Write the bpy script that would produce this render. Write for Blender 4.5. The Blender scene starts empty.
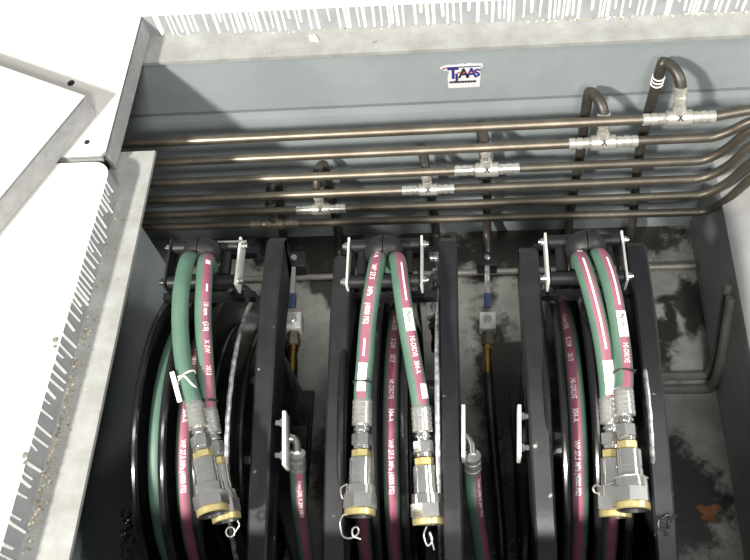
import bpy, bmesh, math, random
from mathutils import Vector, Matrix
random.seed(7)
sc = bpy.context.scene
col = sc.collection
V = Vector

# ------------------------------------------------------------------ camera geometry
FPX, CX, CY, CAMH = 860.0, 375.0, 280.0, 0.87
d2 = V((430 - CX, -1330 - CY, FPX)).normalized()
d1 = -V((-7625 - CX, 461 - CY, FPX))
d1 = (d1 - d2 * d1.dot(d2)).normalized()
d3 = d1.cross(d2)
if d3.y > 0: d3 = -d3
def ray(x, y):
    q = V((x - CX, y - CY, FPX))
    return V((d1.dot(q), d2.dot(q), d3.dot(q)))
def pz(x, y, z):            # measured point at height z
    v = ray(x, y); return V((0, 0, CAMH)) + v * ((z - CAMH) / v.z)
def py(x, y, Y):            # measured point on the plane at depth Y
    v = ray(x, y); return V((0, 0, CAMH)) + v * (Y / v.y)

# ------------------------------------------------------------------ materials
def mat(name, rgb, rough=0.5, metal=0.0, var=0.0, scale=30.0, rgb2=None, bump=0.0, bscale=200.0, spec=0.5, spots=None, coat=0.0, stretch=None):
    m = bpy.data.materials.new(name); m.use_nodes = True
    nt = m.node_tree; b = nt.nodes['Principled BSDF']
    b.inputs['Base Color'].default_value = (*rgb, 1); b.inputs['Roughness'].default_value = rough
    b.inputs['Metallic'].default_value = metal; b.inputs['Specular IOR Level'].default_value = spec
    b.inputs['Coat Weight'].default_value = coat; b.inputs['Coat Roughness'].default_value = 0.08
    tc = nt.nodes.new('ShaderNodeTexCoord'); src = tc.outputs['Object']
    if stretch:
        mp = nt.nodes.new('ShaderNodeMapping'); mp.inputs['Scale'].default_value = stretch
        nt.links.new(src, mp.inputs['Vector']); src = mp.outputs['Vector']
    out = None
    if rgb2 is not None or var:
        n = nt.nodes.new('ShaderNodeTexNoise'); n.inputs['Scale'].default_value = scale; n.inputs['Detail'].default_value = 6; n.inputs['Roughness'].default_value = .65
        nt.links.new(src, n.inputs['Vector'])
        r = nt.nodes.new('ShaderNodeValToRGB'); r.color_ramp.elements[0].position = .38; r.color_ramp.elements[1].position = .66
        c2 = rgb2 if rgb2 is not None else tuple(max(0, c * (1 - var)) for c in rgb)
        r.color_ramp.elements[0].color = (*c2, 1); r.color_ramp.elements[1].color = (*rgb, 1)
        nt.links.new(n.outputs['Fac'], r.inputs['Fac']); out = r.outputs['Color']
    if spots:                                     # (colour, scale, threshold)
        n2 = nt.nodes.new('ShaderNodeTexNoise'); n2.inputs['Scale'].default_value = spots[1]; n2.inputs['Detail'].default_value = 3
        nt.links.new(src, n2.inputs['Vector'])
        r2 = nt.nodes.new('ShaderNodeValToRGB'); r2.color_ramp.elements[0].position = spots[2]; r2.color_ramp.elements[1].position = spots[2] + .05
        r2.color_ramp.elements[0].color = (0, 0, 0, 1); r2.color_ramp.elements[1].color = (1, 1, 1, 1)
        nt.links.new(n2.outputs['Fac'], r2.inputs['Fac'])
        mx = nt.nodes.new('ShaderNodeMix'); mx.data_type = 'RGBA'
        nt.links.new(r2.outputs['Color'], mx.inputs['Factor'])
        if out is not None: nt.links.new(out, mx.inputs['A'])
        else: mx.inputs['A'].default_value = (*rgb, 1)
        mx.inputs['B'].default_value = (*spots[0], 1); out = mx.outputs['Result']
    if out is not None: nt.links.new(out, b.inputs['Base Color'])
    if bump:
        n3 = nt.nodes.new('ShaderNodeTexNoise'); n3.inputs['Scale'].default_value = bscale; n3.inputs['Detail'].default_value = 4
        nt.links.new(src, n3.inputs['Vector'])
        bp = nt.nodes.new('ShaderNodeBump'); bp.inputs['Strength'].default_value = bump; bp.inputs['Distance'].default_value = .002
        nt.links.new(n3.outputs['Fac'], bp.inputs['Height']); nt.links.new(bp.outputs['Normal'], b.inputs['Normal'])
    return m
M = {}
M['deck'] = mat('deck_white', (.66, .645, .60), .55, var=.06, scale=7, bump=.08, bscale=120)
M['curb'] = mat('curb_grey', (.31, .32, .33), .5, var=.15, scale=40)
M['drip'] = mat('drip_white', (.84, .83, .79), .5)
M['plate'] = mat('plate_white', (.65, .63, .585), .5, var=.06, scale=9, bump=.05, bscale=90)
M['plateface'] = mat('plate_edge_grey', (.36, .36, .36), .55, var=.2, scale=60)
M['ledge'] = mat('ledge_grey', (.34, .345, .335), .5, metal=.1, rgb2=(.26, .26, .245), scale=25, bump=.1, bscale=150, spots=((.22, .19, .14), 45, .70))
M['wall'] = mat('wall_bluegrey', (.265, .298, .302), .42, var=.14, scale=9, bump=.05, bscale=60, spots=((.17, .18, .18), 26, .72), spec=.5)
M['wallr'] = mat('side_grey', (.36, .37, .38), .5, rgb2=(.29, .29, .29), scale=10, bump=.06, bscale=80, spots=((.18, .12, .07), 16, .72))
M['rib'] = mat('rib_steel', (.15, .15, .14), .6, rgb2=(.09, .09, .08), scale=20)
M['floor'] = mat('pit_floor', (.36, .36, .33), .6, rgb2=(.20, .195, .175), scale=11, bump=.2, bscale=130, spots=((.035, .032, .028), 9, .56))
M['pipe'] = mat('pipe_steel', (.25, .22, .17), .42, metal=.8, rgb2=(.16, .135, .105), scale=14, bump=.05, bscale=80)
M['pipedark'] = mat('pipe_dark', (.13, .115, .09), .45, metal=.7, rgb2=(.08, .07, .055), scale=14, bump=.05, bscale=80)
M['zinc'] = mat('zinc_plated', (.80, .79, .75), .24, metal=.82, rgb2=(.62, .61, .58), scale=60)
M['dirtyzinc'] = mat('dirty_zinc', (.34, .31, .24), .4, metal=.8, rgb2=(.20, .18, .13), scale=70)
M['tee'] = mat('tee_cast', (.60, .59, .53), .32, metal=.65, rgb2=(.44, .42, .37), scale=60)
M['chrome'] = mat('bright_nickel', (.84, .83, .80), .16, metal=.92, rgb2=(.70, .69, .66), scale=40)
M['yellow'] = mat('yellow_zinc', (.72, .62, .30), .32, metal=.7, rgb2=(.55, .45, .20), scale=60)
M['brass'] = mat('brass', (.62, .42, .14), .3, metal=1.0, rgb2=(.42, .28, .09), scale=60)
M['black'] = mat('black_gloss', (.010, .010, .011), .2, spec=.5, coat=.4, bump=.04, bscale=40, spots=((.10, .10, .10), 120, .76))
M['arm'] = mat('arm_black', (.020, .021, .023), .36, spec=.4, bump=.1, bscale=120, spots=((.30, .29, .26), 75, .70), rgb2=(.012, .012, .013), scale=18)
M['rim'] = mat('worn_rim', (.74, .75, .76), .4, metal=.6, rgb2=(.25, .25, .25), scale=120)
M['rubber'] = mat('black_rubber', (.018, .018, .019), .42, bump=.1, bscale=200)
M['loop'] = mat('weathered_rubber', (.045, .040, .032), .4, rgb2=(.028, .025, .02), scale=40)
M['railsteel'] = mat('rail_steel', (.33, .33, .29), .45, metal=.3, rgb2=(.2, .19, .16), scale=30)
M['stop'] = mat('stop_rubber', (.014, .014, .015), .5, spec=.35, bump=.1, bscale=150)
M['roller'] = mat('roller_nylon', (.013, .013, .014), .45, spec=.25)
M['green'] = mat('hose_green', (.078, .150, .110), .5, bump=.12, bscale=400, var=.15, scale=40)
M['purple'] = mat('hose_purple', (.26, .085, .125), .5, var=.15, scale=60)
M['white'] = mat('white_print', (.80, .76, .74), .6)
M['paper'] = mat('white_tag', (.84, .82, .74), .6, var=.1, scale=90)
M['ink'] = mat('black_ink', (.015, .015, .018), .6)
M['blueink'] = mat('blue_ink', (.022, .022, .15), .5)
M['redink'] = mat('red_ink', (.38, .03, .05), .5)
M['stick'] = mat('sticker_white', (.56, .56, .56), .4)
M['bracket'] = mat('bracket_steel', (.74, .74, .70), .38, metal=.3, var=.15, scale=60)
M['bluegrip'] = mat('blue_grip', (.03, .05, .10), .4)
M['dirt'] = mat('dried_dirt', (.36, .31, .20), .9, rgb2=(.16, .13, .08), scale=90)
M['chip'] = mat('paint_chip', (.72, .66, .48), .8, rgb2=(.45, .38, .22), scale=90)
M['darkchip'] = mat('dark_chip', (.16, .15, .13), .8)
M['leaf'] = mat('dry_leaf', (.30, .13, .05), .8, rgb2=(.16, .07, .03), scale=60)

def add_oil(m, blobs):
    nt = m.node_tree; N = nt.nodes; Lk = nt.links; b = N['Principled BSDF']
    tc = N.new('ShaderNodeTexCoord'); nz = N.new('ShaderNodeTexNoise'); nz.inputs['Scale'].default_value = 24; nz.inputs['Detail'].default_value = 7; nz.inputs['Roughness'].default_value = .7
    Lk.new(tc.outputs['Object'], nz.inputs['Vector']); acc = None
    for cx, cy, ra, rb in blobs:
        mp = N.new('ShaderNodeMapping'); mp.inputs['Location'].default_value = (-cx / ra, -cy / rb, 0); mp.inputs['Scale'].default_value = (1 / ra, 1 / rb, 0)
        Lk.new(tc.outputs['Object'], mp.inputs['Vector'])
        ln = N.new('ShaderNodeVectorMath'); ln.operation = 'LENGTH'; Lk.new(mp.outputs['Vector'], ln.inputs[0])
        su = N.new('ShaderNodeMath'); su.operation = 'SUBTRACT'; su.inputs[0].default_value = 1.0; Lk.new(ln.outputs['Value'], su.inputs[1])
        if acc is None: acc = su.outputs[0]
        else:
            mx = N.new('ShaderNodeMath'); mx.operation = 'MAXIMUM'; Lk.new(acc, mx.inputs[0]); Lk.new(su.outputs[0], mx.inputs[1]); acc = mx.outputs[0]
    ad = N.new('ShaderNodeMath'); ad.operation = 'MULTIPLY_ADD'; Lk.new(nz.outputs['Fac'], ad.inputs[0]); ad.inputs[1].default_value = 2.4; Lk.new(acc, ad.inputs[2])
    r = N.new('ShaderNodeMapRange'); r.interpolation_type = 'SMOOTHSTEP'; r.inputs['From Min'].default_value = 1.15; r.inputs['From Max'].default_value = 1.7; Lk.new(ad.outputs[0], r.inputs['Value'])
    mix = N.new('ShaderNodeMix'); mix.data_type = 'RGBA'; Lk.new(r.outputs['Result'], mix.inputs['Factor'])
    Lk.new(b.inputs['Base Color'].links[0].from_socket, mix.inputs['A']); mix.inputs['B'].default_value = (.024, .022, .019, 1)
    Lk.new(mix.outputs['Result'], b.inputs['Base Color'])
    rr = N.new('ShaderNodeMapRange'); rr.inputs['To Min'].default_value = .6; rr.inputs['To Max'].default_value = .3; Lk.new(r.outputs['Result'], rr.inputs['Value']); Lk.new(rr.outputs['Result'], b.inputs['Roughness'])
add_oil(M['floor'], [(-.28, .82, .16, .07), (-.06, .81, .14, .08), (.06, .81, .12, .085), (.18, .82, .14, .07), (.31, .83, .12, .06), (.27, .79, .07, .03), (.045, .56, .05, .16), (.03, .33, .09, .14),
                     (.352, .702, .030, .014), (.352, .672, .014, .045), (.335, .640, .03, .04), (.385, .69, .02, .07), (.31, .60, .05, .07), (-.22, .42, .05, .14), (.33, .34, .08, .12)])

# ------------------------------------------------------------------ mesh builder
class MB:
    def __init__(s): s.v = []; s.f = []; s.m = []; s.mats = []
    def mi(s, mt):
        if mt not in s.mats: s.mats.append(mt)
        return s.mats.index(mt)
    def add(s, vs, fs, mt):
        o = len(s.v); s.v += [V(p) for p in vs]
        if isinstance(mt, list): ms = [s.mi(x) for x in mt]
        else: ms = [s.mi(mt)] * len(fs)
        s.f += [[i + o for i in f] for f in fs]; s.m += ms
    def prism(s, poly, z0, z1, mt, side=None):
        n = len(poly)
        vs = [(p[0], p[1], z0) for p in poly] + [(p[0], p[1], z1) for p in poly]
        fs = [list(range(n))[::-1], list(range(n, 2 * n))] + [[i, (i + 1) % n, n + (i + 1) % n, n + i] for i in range(n)]
        sd = side or mt
        s.add(vs, fs, [mt, mt] + [sd] * n)
    def box(s, a, b, mt, bev=0.0):
        (x0, y0, z0), (x1, y1, z1) = a, b
        s.obox(V(((x0 + x1) / 2, (y0 + y1) / 2, (z0 + z1) / 2)), V((1, 0, 0)), V((0, 1, 0)), V((0, 0, 1)), abs(x1 - x0), abs(y1 - y0), abs(z1 - z0), mt, bev)
    def obox(s, c, ex, ey, ez, lx, ly, lz, mt, bev=0.0):
        bm = bmesh.new(); bmesh.ops.create_cube(bm, size=1)
        for v in bm.verts: v.co = V((v.co.x * lx, v.co.y * ly, v.co.z * lz))
        if bev: bmesh.ops.bevel(bm, geom=bm.edges[:], offset=min(bev, .45 * min(lx, ly, lz)), segments=2, affect='EDGES', profile=.5)
        bm.verts.index_update()
        vs = [c + ex * v.co.x + ey * v.co.y + ez * v.co.z for v in bm.verts]
        s.add(vs, [[v.index for v in f.verts] for f in bm.faces], mt); bm.free()
    def lathe(s, p, d, prof, mt, n=20, flats=None):
        """profile of (t, r[, material]) along direction d from p; flats = hexagonal cross section"""
        d = d.normalized(); a = d.orthogonal().normalized(); b = d.cross(a); nn = flats or n
        vs = []; fs = []; ms = []
        for pr in prof:
            for k in range(nn):
                t = 2 * math.pi * k / nn
                vs.append(p + d * pr[0] + (a * math.cos(t) + b * math.sin(t)) * pr[1])
        for i in range(len(prof) - 1):
            mm = prof[i + 1][2] if len(prof[i + 1]) > 2 else mt
            for k in range(nn):
                fs.append([i * nn + k, i * nn + (k + 1) % nn, (i + 1) * nn + (k + 1) % nn, (i + 1) * nn + k]); ms.append(mm)
        fs.append(list(range(nn))[::-1]); ms.append(mt)
        fs.append([(len(prof) - 1) * nn + k for k in range(nn)]); ms.append(prof[-1][2] if len(prof[-1]) > 2 else mt)
        s.add(vs, fs, ms)
    def tube(s, path, r, mt, n=16, n0=None, stripe=None, cap=True):
        """stripe = (material, centre angle, half width)"""
        P, N, B, L = frames(path, n0)
        vs = []; fs = []; ms = []
        if stripe:                                # put ring vertices on the stripe edges
            c0, hw = stripe[1], stripe[2]
            k1 = 8; k2 = n - 4
            ang = [c0 - hw + 2 * hw * i / k1 for i in range(k1)] + [c0 + hw + (2 * math.pi - 2 * hw) * i / k2 for i in range(k2)]
            n = k1 + k2
        else: ang = [2 * math.pi * k / n for k in range(n)]
        for i, p in enumerate(P):
            rr = r[i] if isinstance(r, list) else r
            for t in ang: vs.append(p + (N[i] * math.cos(t) + B[i] * math.sin(t)) * rr)
        for i in range(len(P) - 1):
            for k in range(n):
                fs.append([i * n + k, i * n + (k + 1) % n, (i + 1) * n + (k + 1) % n, (i + 1) * n + k])
                ms.append(stripe[0] if stripe and k < 8 else mt)
        if cap:
            fs.append(list(range(n))[::-1]); ms.append(mt)
            fs.append([(len(P) - 1) * n + k for k in range(n)]); ms.append(mt)
        s.add(vs, fs, ms)
    def ring(s, c, axis, R, r, mt, n=48, m=8, wave=0, amp=0):
        axis = axis.normalized(); a = axis.orthogonal().normalized(); b = axis.cross(a); vs = []; fs = []
        for i in range(n):
            t = 2 * math.pi * i / n; e = a * math.cos(t) + b * math.sin(t)
            RR = R + (amp if wave and i % 2 else 0)
            for k in range(m):
                u = 2 * math.pi * k / m
                vs.append(c + e * (RR + r * math.cos(u)) + axis * (r * math.sin(u)))
        for i in range(n):
            for k in range(m):
                fs.append([i * m + k, ((i + 1) % n) * m + k, ((i + 1) % n) * m + (k + 1) % m, i * m + (k + 1) % m])
        s.add(vs, fs, mt)
    def disc(s, c, axis, r0, r1, th, mt, n=64):
        axis = axis.normalized(); a = axis.orthogonal().normalized(); b = axis.cross(a); vs = []; fs = []
        for (h, r) in ((-th / 2, r0), (-th / 2, r1), (th / 2, r1), (th / 2, r0)):
            for i in range(n):
                t = 2 * math.pi * i / n; vs.append(c + axis * h + (a * math.cos(t) + b * math.sin(t)) * r)
        for q in range(4):
            for i in range(n):
                fs.append([q * n + i, q * n + (i + 1) % n, ((q + 1) % 4) * n + (i + 1) % n, ((q + 1) % 4) * n + i])
        s.add(vs, fs, mt)
    def blob(s, c, r, mt, seed=0, sq=.6):
        bm = bmesh.new(); bmesh.ops.create_icosphere(bm, subdivisions=1, radius=1)
        rg = random.Random(seed)
        vs = []
        for v in bm.verts:
            k = r * rg.uniform(.65, 1.2); vs.append(c + V((v.co.x * k, v.co.y * k, v.co.z * k * sq)))
        bm.verts.index_update()
        s.add(vs, [[v.index for v in f.verts] for f in bm.faces], mt); bm.free()
    def build(s, name, parent=None, smooth=True, ang=35):
        me = bpy.data.meshes.new(name); me.from_pydata([tuple(v) for v in s.v], [], s.f)
        for mt in s.mats: me.materials.append(M[mt])
        me.polygons.foreach_set('material_index', s.m); me.update()
        bm = bmesh.new(); bm.from_mesh(me); bmesh.ops.recalc_face_normals(bm, faces=bm.faces[:]); bm.to_mesh(me); bm.free()
        if smooth:
            me.polygons.foreach_set('use_smooth', [True] * len(me.polygons))
            me.set_sharp_from_angle(angle=math.radians(ang))
        o = bpy.data.objects.new(name, me); col.objects.link(o)
        if parent:
            o.parent = parent
            T = V((0, 0, 0)); q = parent
            while q: T += q.location; q = q.parent
            me.transform(Matrix.Translation(-T))
        return o

def smooth_path(pts, k=8):
    pts = [V(p) for p in pts]; out = []
    n = len(pts)
    for i in range(n - 1):
        p0 = pts[i - 1] if i else pts[0] * 2 - pts[1]; p1, p2 = pts[i], pts[i + 1]
        p3 = pts[i + 2] if i + 2 < n else pts[-1] * 2 - pts[-2]
        for j in range(k):
            t = j / k
            out.append(.5 * ((2 * p1) + (p2 - p0) * t + (2 * p0 - 5 * p1 + 4 * p2 - p3) * t * t + (3 * p1 - p0 - 3 * p2 + p3) * t ** 3))
    out.append(pts[-1]); return out
def frames(P, n0=None):
    T = []
    for i in range(len(P)):
        a = P[max(0, i - 1)]; b = P[min(len(P) - 1, i + 1)]; T.append((b - a).normalized())
    n = n0 or T[0].orthogonal(); n = (n - T[0] * n.dot(T[0])).normalized()
    N = [n]
    for i in range(1, len(P)):
        q = T[i - 1].rotation_difference(T[i]); n = q @ N[-1]; n = (n - T[i] * n.dot(T[i])).normalized(); N.append(n)
    B = [N[i].cross(T[i]) for i in range(len(P))]
    L = [0.0]
    for i in range(1, len(P)): L.append(L[-1] + (P[i] - P[i - 1]).length)
    return P, N, B, L
class Along:
    """maps (arc length, angle, radius) onto a tube"""
    def __init__(s, path, n0=None): s.P, s.N, s.B, s.L = frames(path, n0); s.len = s.L[-1]
    def at(s, t, a, r):
        t = max(0, min(s.len - 1e-6, t)); lo = 0
        while s.L[lo + 1] < t: lo += 1
        u = (t - s.L[lo]) / (s.L[lo + 1] - s.L[lo])
        p = s.P[lo].lerp(s.P[lo + 1], u); n = s.N[lo].lerp(s.N[lo + 1], u).normalized(); b = s.B[lo].lerp(s.B[lo + 1], u).normalized()
        return p + (n * math.cos(a) + b * math.sin(a)) * r
def text_polys(body, size, fat=0.0):
    cu = bpy.data.curves.new('lettering', 'FONT'); cu.body = body; cu.size = size; cu.offset = fat; cu.resolution_u = 3
    o = bpy.data.objects.new('lettering', cu); col.objects.link(o)
    me = bpy.data.meshes.new_from_object(o)
    vs = [v.co.copy() for v in me.vertices]; fs = [list(p.vertices) for p in me.polygons]
    bpy.data.objects.remove(o); bpy.data.curves.remove(cu); bpy.data.meshes.remove(me)
    return vs, fs
def text_on(mb, al, s0, a0, r, body, size, mt='white', fat=.00009, sx=.72, flip=False):
    vs, fs = text_polys(body, size, fat); sg = -1 if flip else 1
    for v in vs: v.x *= sx * sg; v.y = .35 * size + (v.y - .35 * size) * sg
    w = max(abs(v.x) for v in vs)
    mb.add([al.at(s0 + v.x, a0 + (v.y - .35 * size) / r, r + .0004) for v in vs], fs, mt); return s0 + w
def bar_on(mb, al, s0, s1, a0, hw, r, mt='white', lift=.0004):
    n = max(2, int((s1 - s0) / .004)); k = 4; vs = []; fs = []
    for i in range(n + 1):
        for j in range(k + 1): vs.append(al.at(s0 + (s1 - s0) * i / n, a0 + (-hw + 2 * hw * j / k) / r, r + lift))
    for i in range(n):
        for j in range(k): q = i * (k + 1) + j; fs.append([q, q + 1, q + k + 2, q + k + 1])
    mb.add(vs, fs, mt)

def tag(o, label=None, cat=None, group=None, kind=None):
    if label: o['label'] = label
    if cat: o['category'] = cat
    if group: o['group'] = group
    if kind: o['kind'] = kind
    return o
def empty(name, loc=(0, 0, 0)):
    o = bpy.data.objects.new(name, None); o.location = loc; o.empty_display_size = .02; col.objects.link(o); return o
def struct(mb, name, label, **k): return tag(mb.build(name, **k), label, None, None, 'structure')

# ================================================================== THE SETTING
ZF = -.53                         # pit floor
YW = .858                         # back wall
XR = .408                         # right wall
def curbx(y): return -.4550 - (.66 - y) * .0625       # left curb line, slightly skewed
# --- workshop floor around the pit (white coating run down over the curb faces)
mb = MB()
yb0, yb1 = .9045, .894
A = [(-1.6, .907), (-.452, .907), (.85, .886), (.85, 2.2), (-1.6, 2.2)]
mb.prism(A, -.06, 0, 'deck', 'curb')
Lp = [(-1.6, -.6), (curbx(-.6), -.6), (curbx(.63), .63)]
for k in range(1, 6):
    t = k / 5 * math.pi / 2; Lp.append((curbx(.63) - .022 + .022 * math.cos(t), .63 + .022 * math.sin(t)))
Lp.append((-1.6, .652))
mb.prism(Lp, -.06, 0, 'deck', 'curb')
mb.prism([(-.6, -.9), (.95, -.9), (.95, .125), (curbx(.125) + .001, .125)], -.06, -.0002, 'deck', 'curb')
mb.prism([(.66, .126), (1.6, .126), (1.6, .888), (.66, .888)], -.06, 0, 'deck', 'curb')
# runs of white paint, real beads on the faces
def bead(p, q, w, nrm):
    d = (q - p); sd = d.cross(nrm).normalized() * w
    m2 = (p + q) / 2
    vs = [p - sd, p + sd, q + sd * .8, q - sd * .8, p + nrm * w * .8, q + nrm * w * 1.0, q + d.normalized() * w]
    mb.add(vs, [[0, 4, 5, 3], [4, 1, 2, 5], [3, 5, 6], [5, 2, 6], [0, 1, 4]], 'drip')
x = -.44
while x < .6:
    yy = .907 - (x + .452) * .021 / 1.302
    ln = random.choice([.039, .039, .038, .038, .033, .024, .016])
    bead(V((x, yy, .0005)), V((x + random.uniform(-.001, .001), yy, -ln)), random.uniform(.0013, .0026), V((0, -1, 0)))
    x += random.choice([.006, .008, .009, .011, .015]) * random.uniform(.8, 1.2)
y = .62
while y > .05:
    ln = random.choice([.038, .036, .03, .022, .015]); xx = curbx(y)
    bead(V((xx, y, .0005)), V((xx, y - random.uniform(0, .003), -ln)), random.uniform(.0013, .0026), V((1, 0, 0)))
    y -= (random.choice([.007, .008, .010]) if y > .45 else random.choice([.009, .012, .020])) * random.uniform(.8, 1.2)
struct(mb, 'floor', 'white coated workshop floor with paint runs down the pit curb', ang=25)
# --- ledges
mb = MB(); mb.prism([(-.86, .915), (.85, .895), (.85, .848), (-.452, .856), (-.86, .856)], -.046, -.04, 'ledge')
struct(mb, 'trim_1', 'grey steel ledge along the back edge of the pit')
mb = MB(); mb.prism([(curbx(-.3) - .02, -.3), (-.4395, -.3), (-.4177, .697), (-.476, .697)], -.046, -.04, 'ledge')
struct(mb, 'trim_2', 'grey steel ledge along the left edge of the pit')
# --- back wall with its two folds
mb = MB()
prof = [(YW, -.0525), (YW, -.156), (YW + .0028, -.166), (YW + .0012, -.182), (YW + .0012, -.425), (YW - .006, -.440), (YW - .006, ZF)]
n = len(prof); vs = []; 
for X in (-.9, .62): vs += [(X, a, b) for a, b in prof] + [(X, YW + .012, ZF), (X, YW + .012, -.0525)]
k = n + 2
fs = [[i, (i + 1) % k, k + (i + 1) % k, k + i] for i in range(k)] + [list(range(k))[::-1], list(range(k, 2 * k))]
mb.add(vs, fs, 'wall'); struct(mb, 'wall_back', 'blue-grey steel back wall of the pit', smooth=False)
# --- left wall below the ledge, and the far left end under the cover
mb = MB(); mb.box((-.512, -.3, ZF), (-.50, .69, -.046), 'wall')
struct(mb, 'wall_left', 'grey steel wall below the left ledge')
mb = MB(); mb.box((-.912, .60, ZF), (-.90, .87, -.046), 'wall'); mb.box((-.90, .60, ZF), (-.512, .612, -.046), 'wall')
struct(mb, 'wall_left.001', 'hidden end of the pit below the cover plate')
mb = MB(); mb.box((-.50, .098, ZF), (XR, .11, -.06), 'wall'); struct(mb, 'wall_front', 'near wall of the pit below the camera')
# --- right wall: upright, folded outwards
mb = MB(); ya, yb = -.3, YW - .0005
q = [(XR, ZF), (XR, -.335), (.62, -.06), (.63, -.06), (.63, ZF)]
vs = [(a, ya, b) for a, b in q] + [(a, yb, b) for a, b in q]
mb.add(vs, [[0, 1, 6, 5], [1, 2, 7, 6], [2, 3, 8, 7], [3, 4, 9, 8], [4, 0, 5, 9], [0, 4, 3, 2, 1], [5, 6, 7, 8, 9]], 'wallr')
struct(mb, 'wall_right', 'grey folded side wall of the pit', smooth=False)
# --- pit floor with a pressed frame on the right
mb = MB(); mb.box((-.91, -.3, ZF - .01), (.64, YW + .012, ZF), 'floor')
struct(mb, 'floor.001', 'oil stained grey bottom of the pit')
mb = MB()
for yy in (.556, .532):
    mb.tube(smooth_path([(.24, yy, ZF + .0005), (.380, yy, ZF + .0005), (XR - .008, yy + .004, ZF + .012), (XR - .004, yy + .02, ZF + .06), (XR - .004, yy + .085, -.36)], 6), .0085, 'rib', 10)
struct(mb, 'trim_3', 'double pressed rib across the pit floor and up the right wall')

# ================================================================== COVER PLATES
mb = MB()
xe0, xe1 = -.4575, -.4665
poly = [(xe0, .9075), (xe1, .668), (xe1 - .006, .661), (-1.2, .661), (-1.2, .9075)]
mb.prism(poly, -.004, 0.0008, 'plate', 'plateface')
mb.add([(xe0, .9075, -.0005), (xe1, .668, -.0005), (xe1, .668, -.037), (xe0, .9075, -.037), (xe0 - .006, .9075, -.0005), (xe1 - .006, .668, -.0005), (xe1 - .006, .668, -.037), (xe0 - .006, .9075, -.037)],
       [[0, 1, 2, 3], [4, 7, 6, 5], [3, 2, 6, 7], [0, 4, 5, 1], [1, 5, 6, 2], [0, 3, 7, 4]], 'plateface')
mb.add([(xe1 - .006, .661, -.003), (-1.2, .661, -.003), (-1.2, .661, -.012), (xe1 - .006, .661, -.012), (xe1 - .006, .665, -.003), (-1.2, .665, -.003), (-1.2, .665, -.012), (xe1 - .006, .665, -.012)],
       [[0, 1, 2, 3], [4, 7, 6, 5], [3, 2, 6, 7], [0, 4, 5, 1], [0, 3, 7, 4], [1, 5, 6, 2]], 'plateface')
for (a, b) in ((71, 83), (87, 142)):
    p = pz(a, b, .001); rr = .0052 if a == 71 else .0038
    mb.lathe(V((p.x, p.y, .0005)), V((0, 0, 1)), [(0, rr), (.0006, rr)], 'ink', 20)
tag(mb.build('cover_plate', smooth=False), 'white steel cover plate lying flush over the left end of the pit', 'cover plate')
mb = MB()
a, b, c = pz(85, 96, .04), pz(0, 198, .04), pz(0, 66, .04)
fw = (b - a).normalized(); sd = (c - a).normalized()
P0 = a; P1 = a + fw * .75; P2 = P1 + sd * .8; P3 = a + sd * .8
dn = V((0, 0, -.0375)); 
mb.prism([P0[:2], P1[:2], P2[:2], P3[:2]], .037, .0405, 'plate', 'plateface')
n_ = V((-fw.y, fw.x, 0)); n_ = n_ if n_.dot(sd) > 0 else -n_
for (u, v, nn) in ((P0, P1, n_), (P0, P3, V((sd.y, -sd.x, 0)) if V((sd.y, -sd.x, 0)).dot(fw) > 0 else V((-sd.y, sd.x, 0)))):
    o_ = nn * .004
    vs = [u + V((0, 0, -.001)), v + V((0, 0, -.001)), v + dn, u + dn]; vs += [p + o_ for p in vs]
    mb.add(vs, [[0, 1, 2, 3], [4, 7, 6, 5], [3, 2, 6, 7], [0, 4, 5, 1], [1, 5, 6, 2], [0, 3, 7, 4]], 'plateface')
tag(mb.build('cover_plate', smooth=False), 'loose white steel cover plate with folded rim lying on top of the flush one', 'cover plate')

# ================================================================== DEBRIS
mb = MB(); rg = random.Random(3)
for i in range(290):
    yy = rg.choice([rg.uniform(.16, .62), rg.gauss(.34, .06), rg.gauss(.22, .05)]); xx = curbx(yy) + abs(rg.gauss(.004, .006)) + .002
    mb.blob(V((xx, yy, -.0395)), rg.uniform(.0006, .0019), rg.choice(['dirt', 'dirt', 'dirt', 'chip']), i, .35)
tag(mb.build('dirt'), 'brown dried dirt along the back of the left ledge', 'dirt', None, 'stuff')
mb = MB()
for i in range(110):
    xx = rg.choice([rg.uniform(-.44, .5), rg.uniform(.1, .4)]); yy = .907 - (xx + .452) * .021 / 1.302 - abs(rg.gauss(.002, .002))
    mb.blob(V((xx, yy, -.0395)), rg.uniform(.0007, .002), rg.choice(['dirt', 'chip', 'drip']), i, .4)
tag(mb.build('dirt'), 'small crumbs of dirt along the back ledge under the sticker wall', 'dirt', None, 'stuff')
mb = MB(); p = pz(313, 38, -.038)
mb.blob(p, .006, 'drip', 5, .5); mb.blob(p + V((.006, -.005, 0)), .004, 'chip', 6, .5); mb.blob(p + V((-.005, .004, 0)), .003, 'chip', 8, .5)
tag(mb.build('paint_flake'), 'crumpled cream paint flake on the back ledge', 'paint flake')
for (a, b, lb) in ((55, 340, 'dark chip in the white floor edge, upper of the two'), (25, 455, 'dark chip in the white floor edge, lower of the two')):
    mb = MB(); p = pz(a, b, .001); mb.blob(p, .004, 'darkchip', int(a), .25); mb.blob(p + V((.002, -.008, -.0003)), .003, 'darkchip', int(b), .25)
    tag(mb.build('chip'), lb, 'chip')
mb = MB(); p = pz(709, 511, ZF + .002)
for i, (dx, dy, r) in enumerate(((0, 0, .012), (-.012, .005, .008), (.012, .006, .008), (.004, -.012, .008), (-.008, -.01, .007))): mb.blob(p + V((dx, dy, 0)), r, 'leaf', i + 20, .12)
tag(mb.build('leaf'), 'dry orange-brown leaf on the dark pit floor', 'leaf')
mb = MB(); mb.blob(pz(740, 483, ZF + .003), .009, 'wallr', 4, .6); tag(mb.build('pebble'), 'pale pebble on the pit floor by the right wall', 'pebble')

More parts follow.
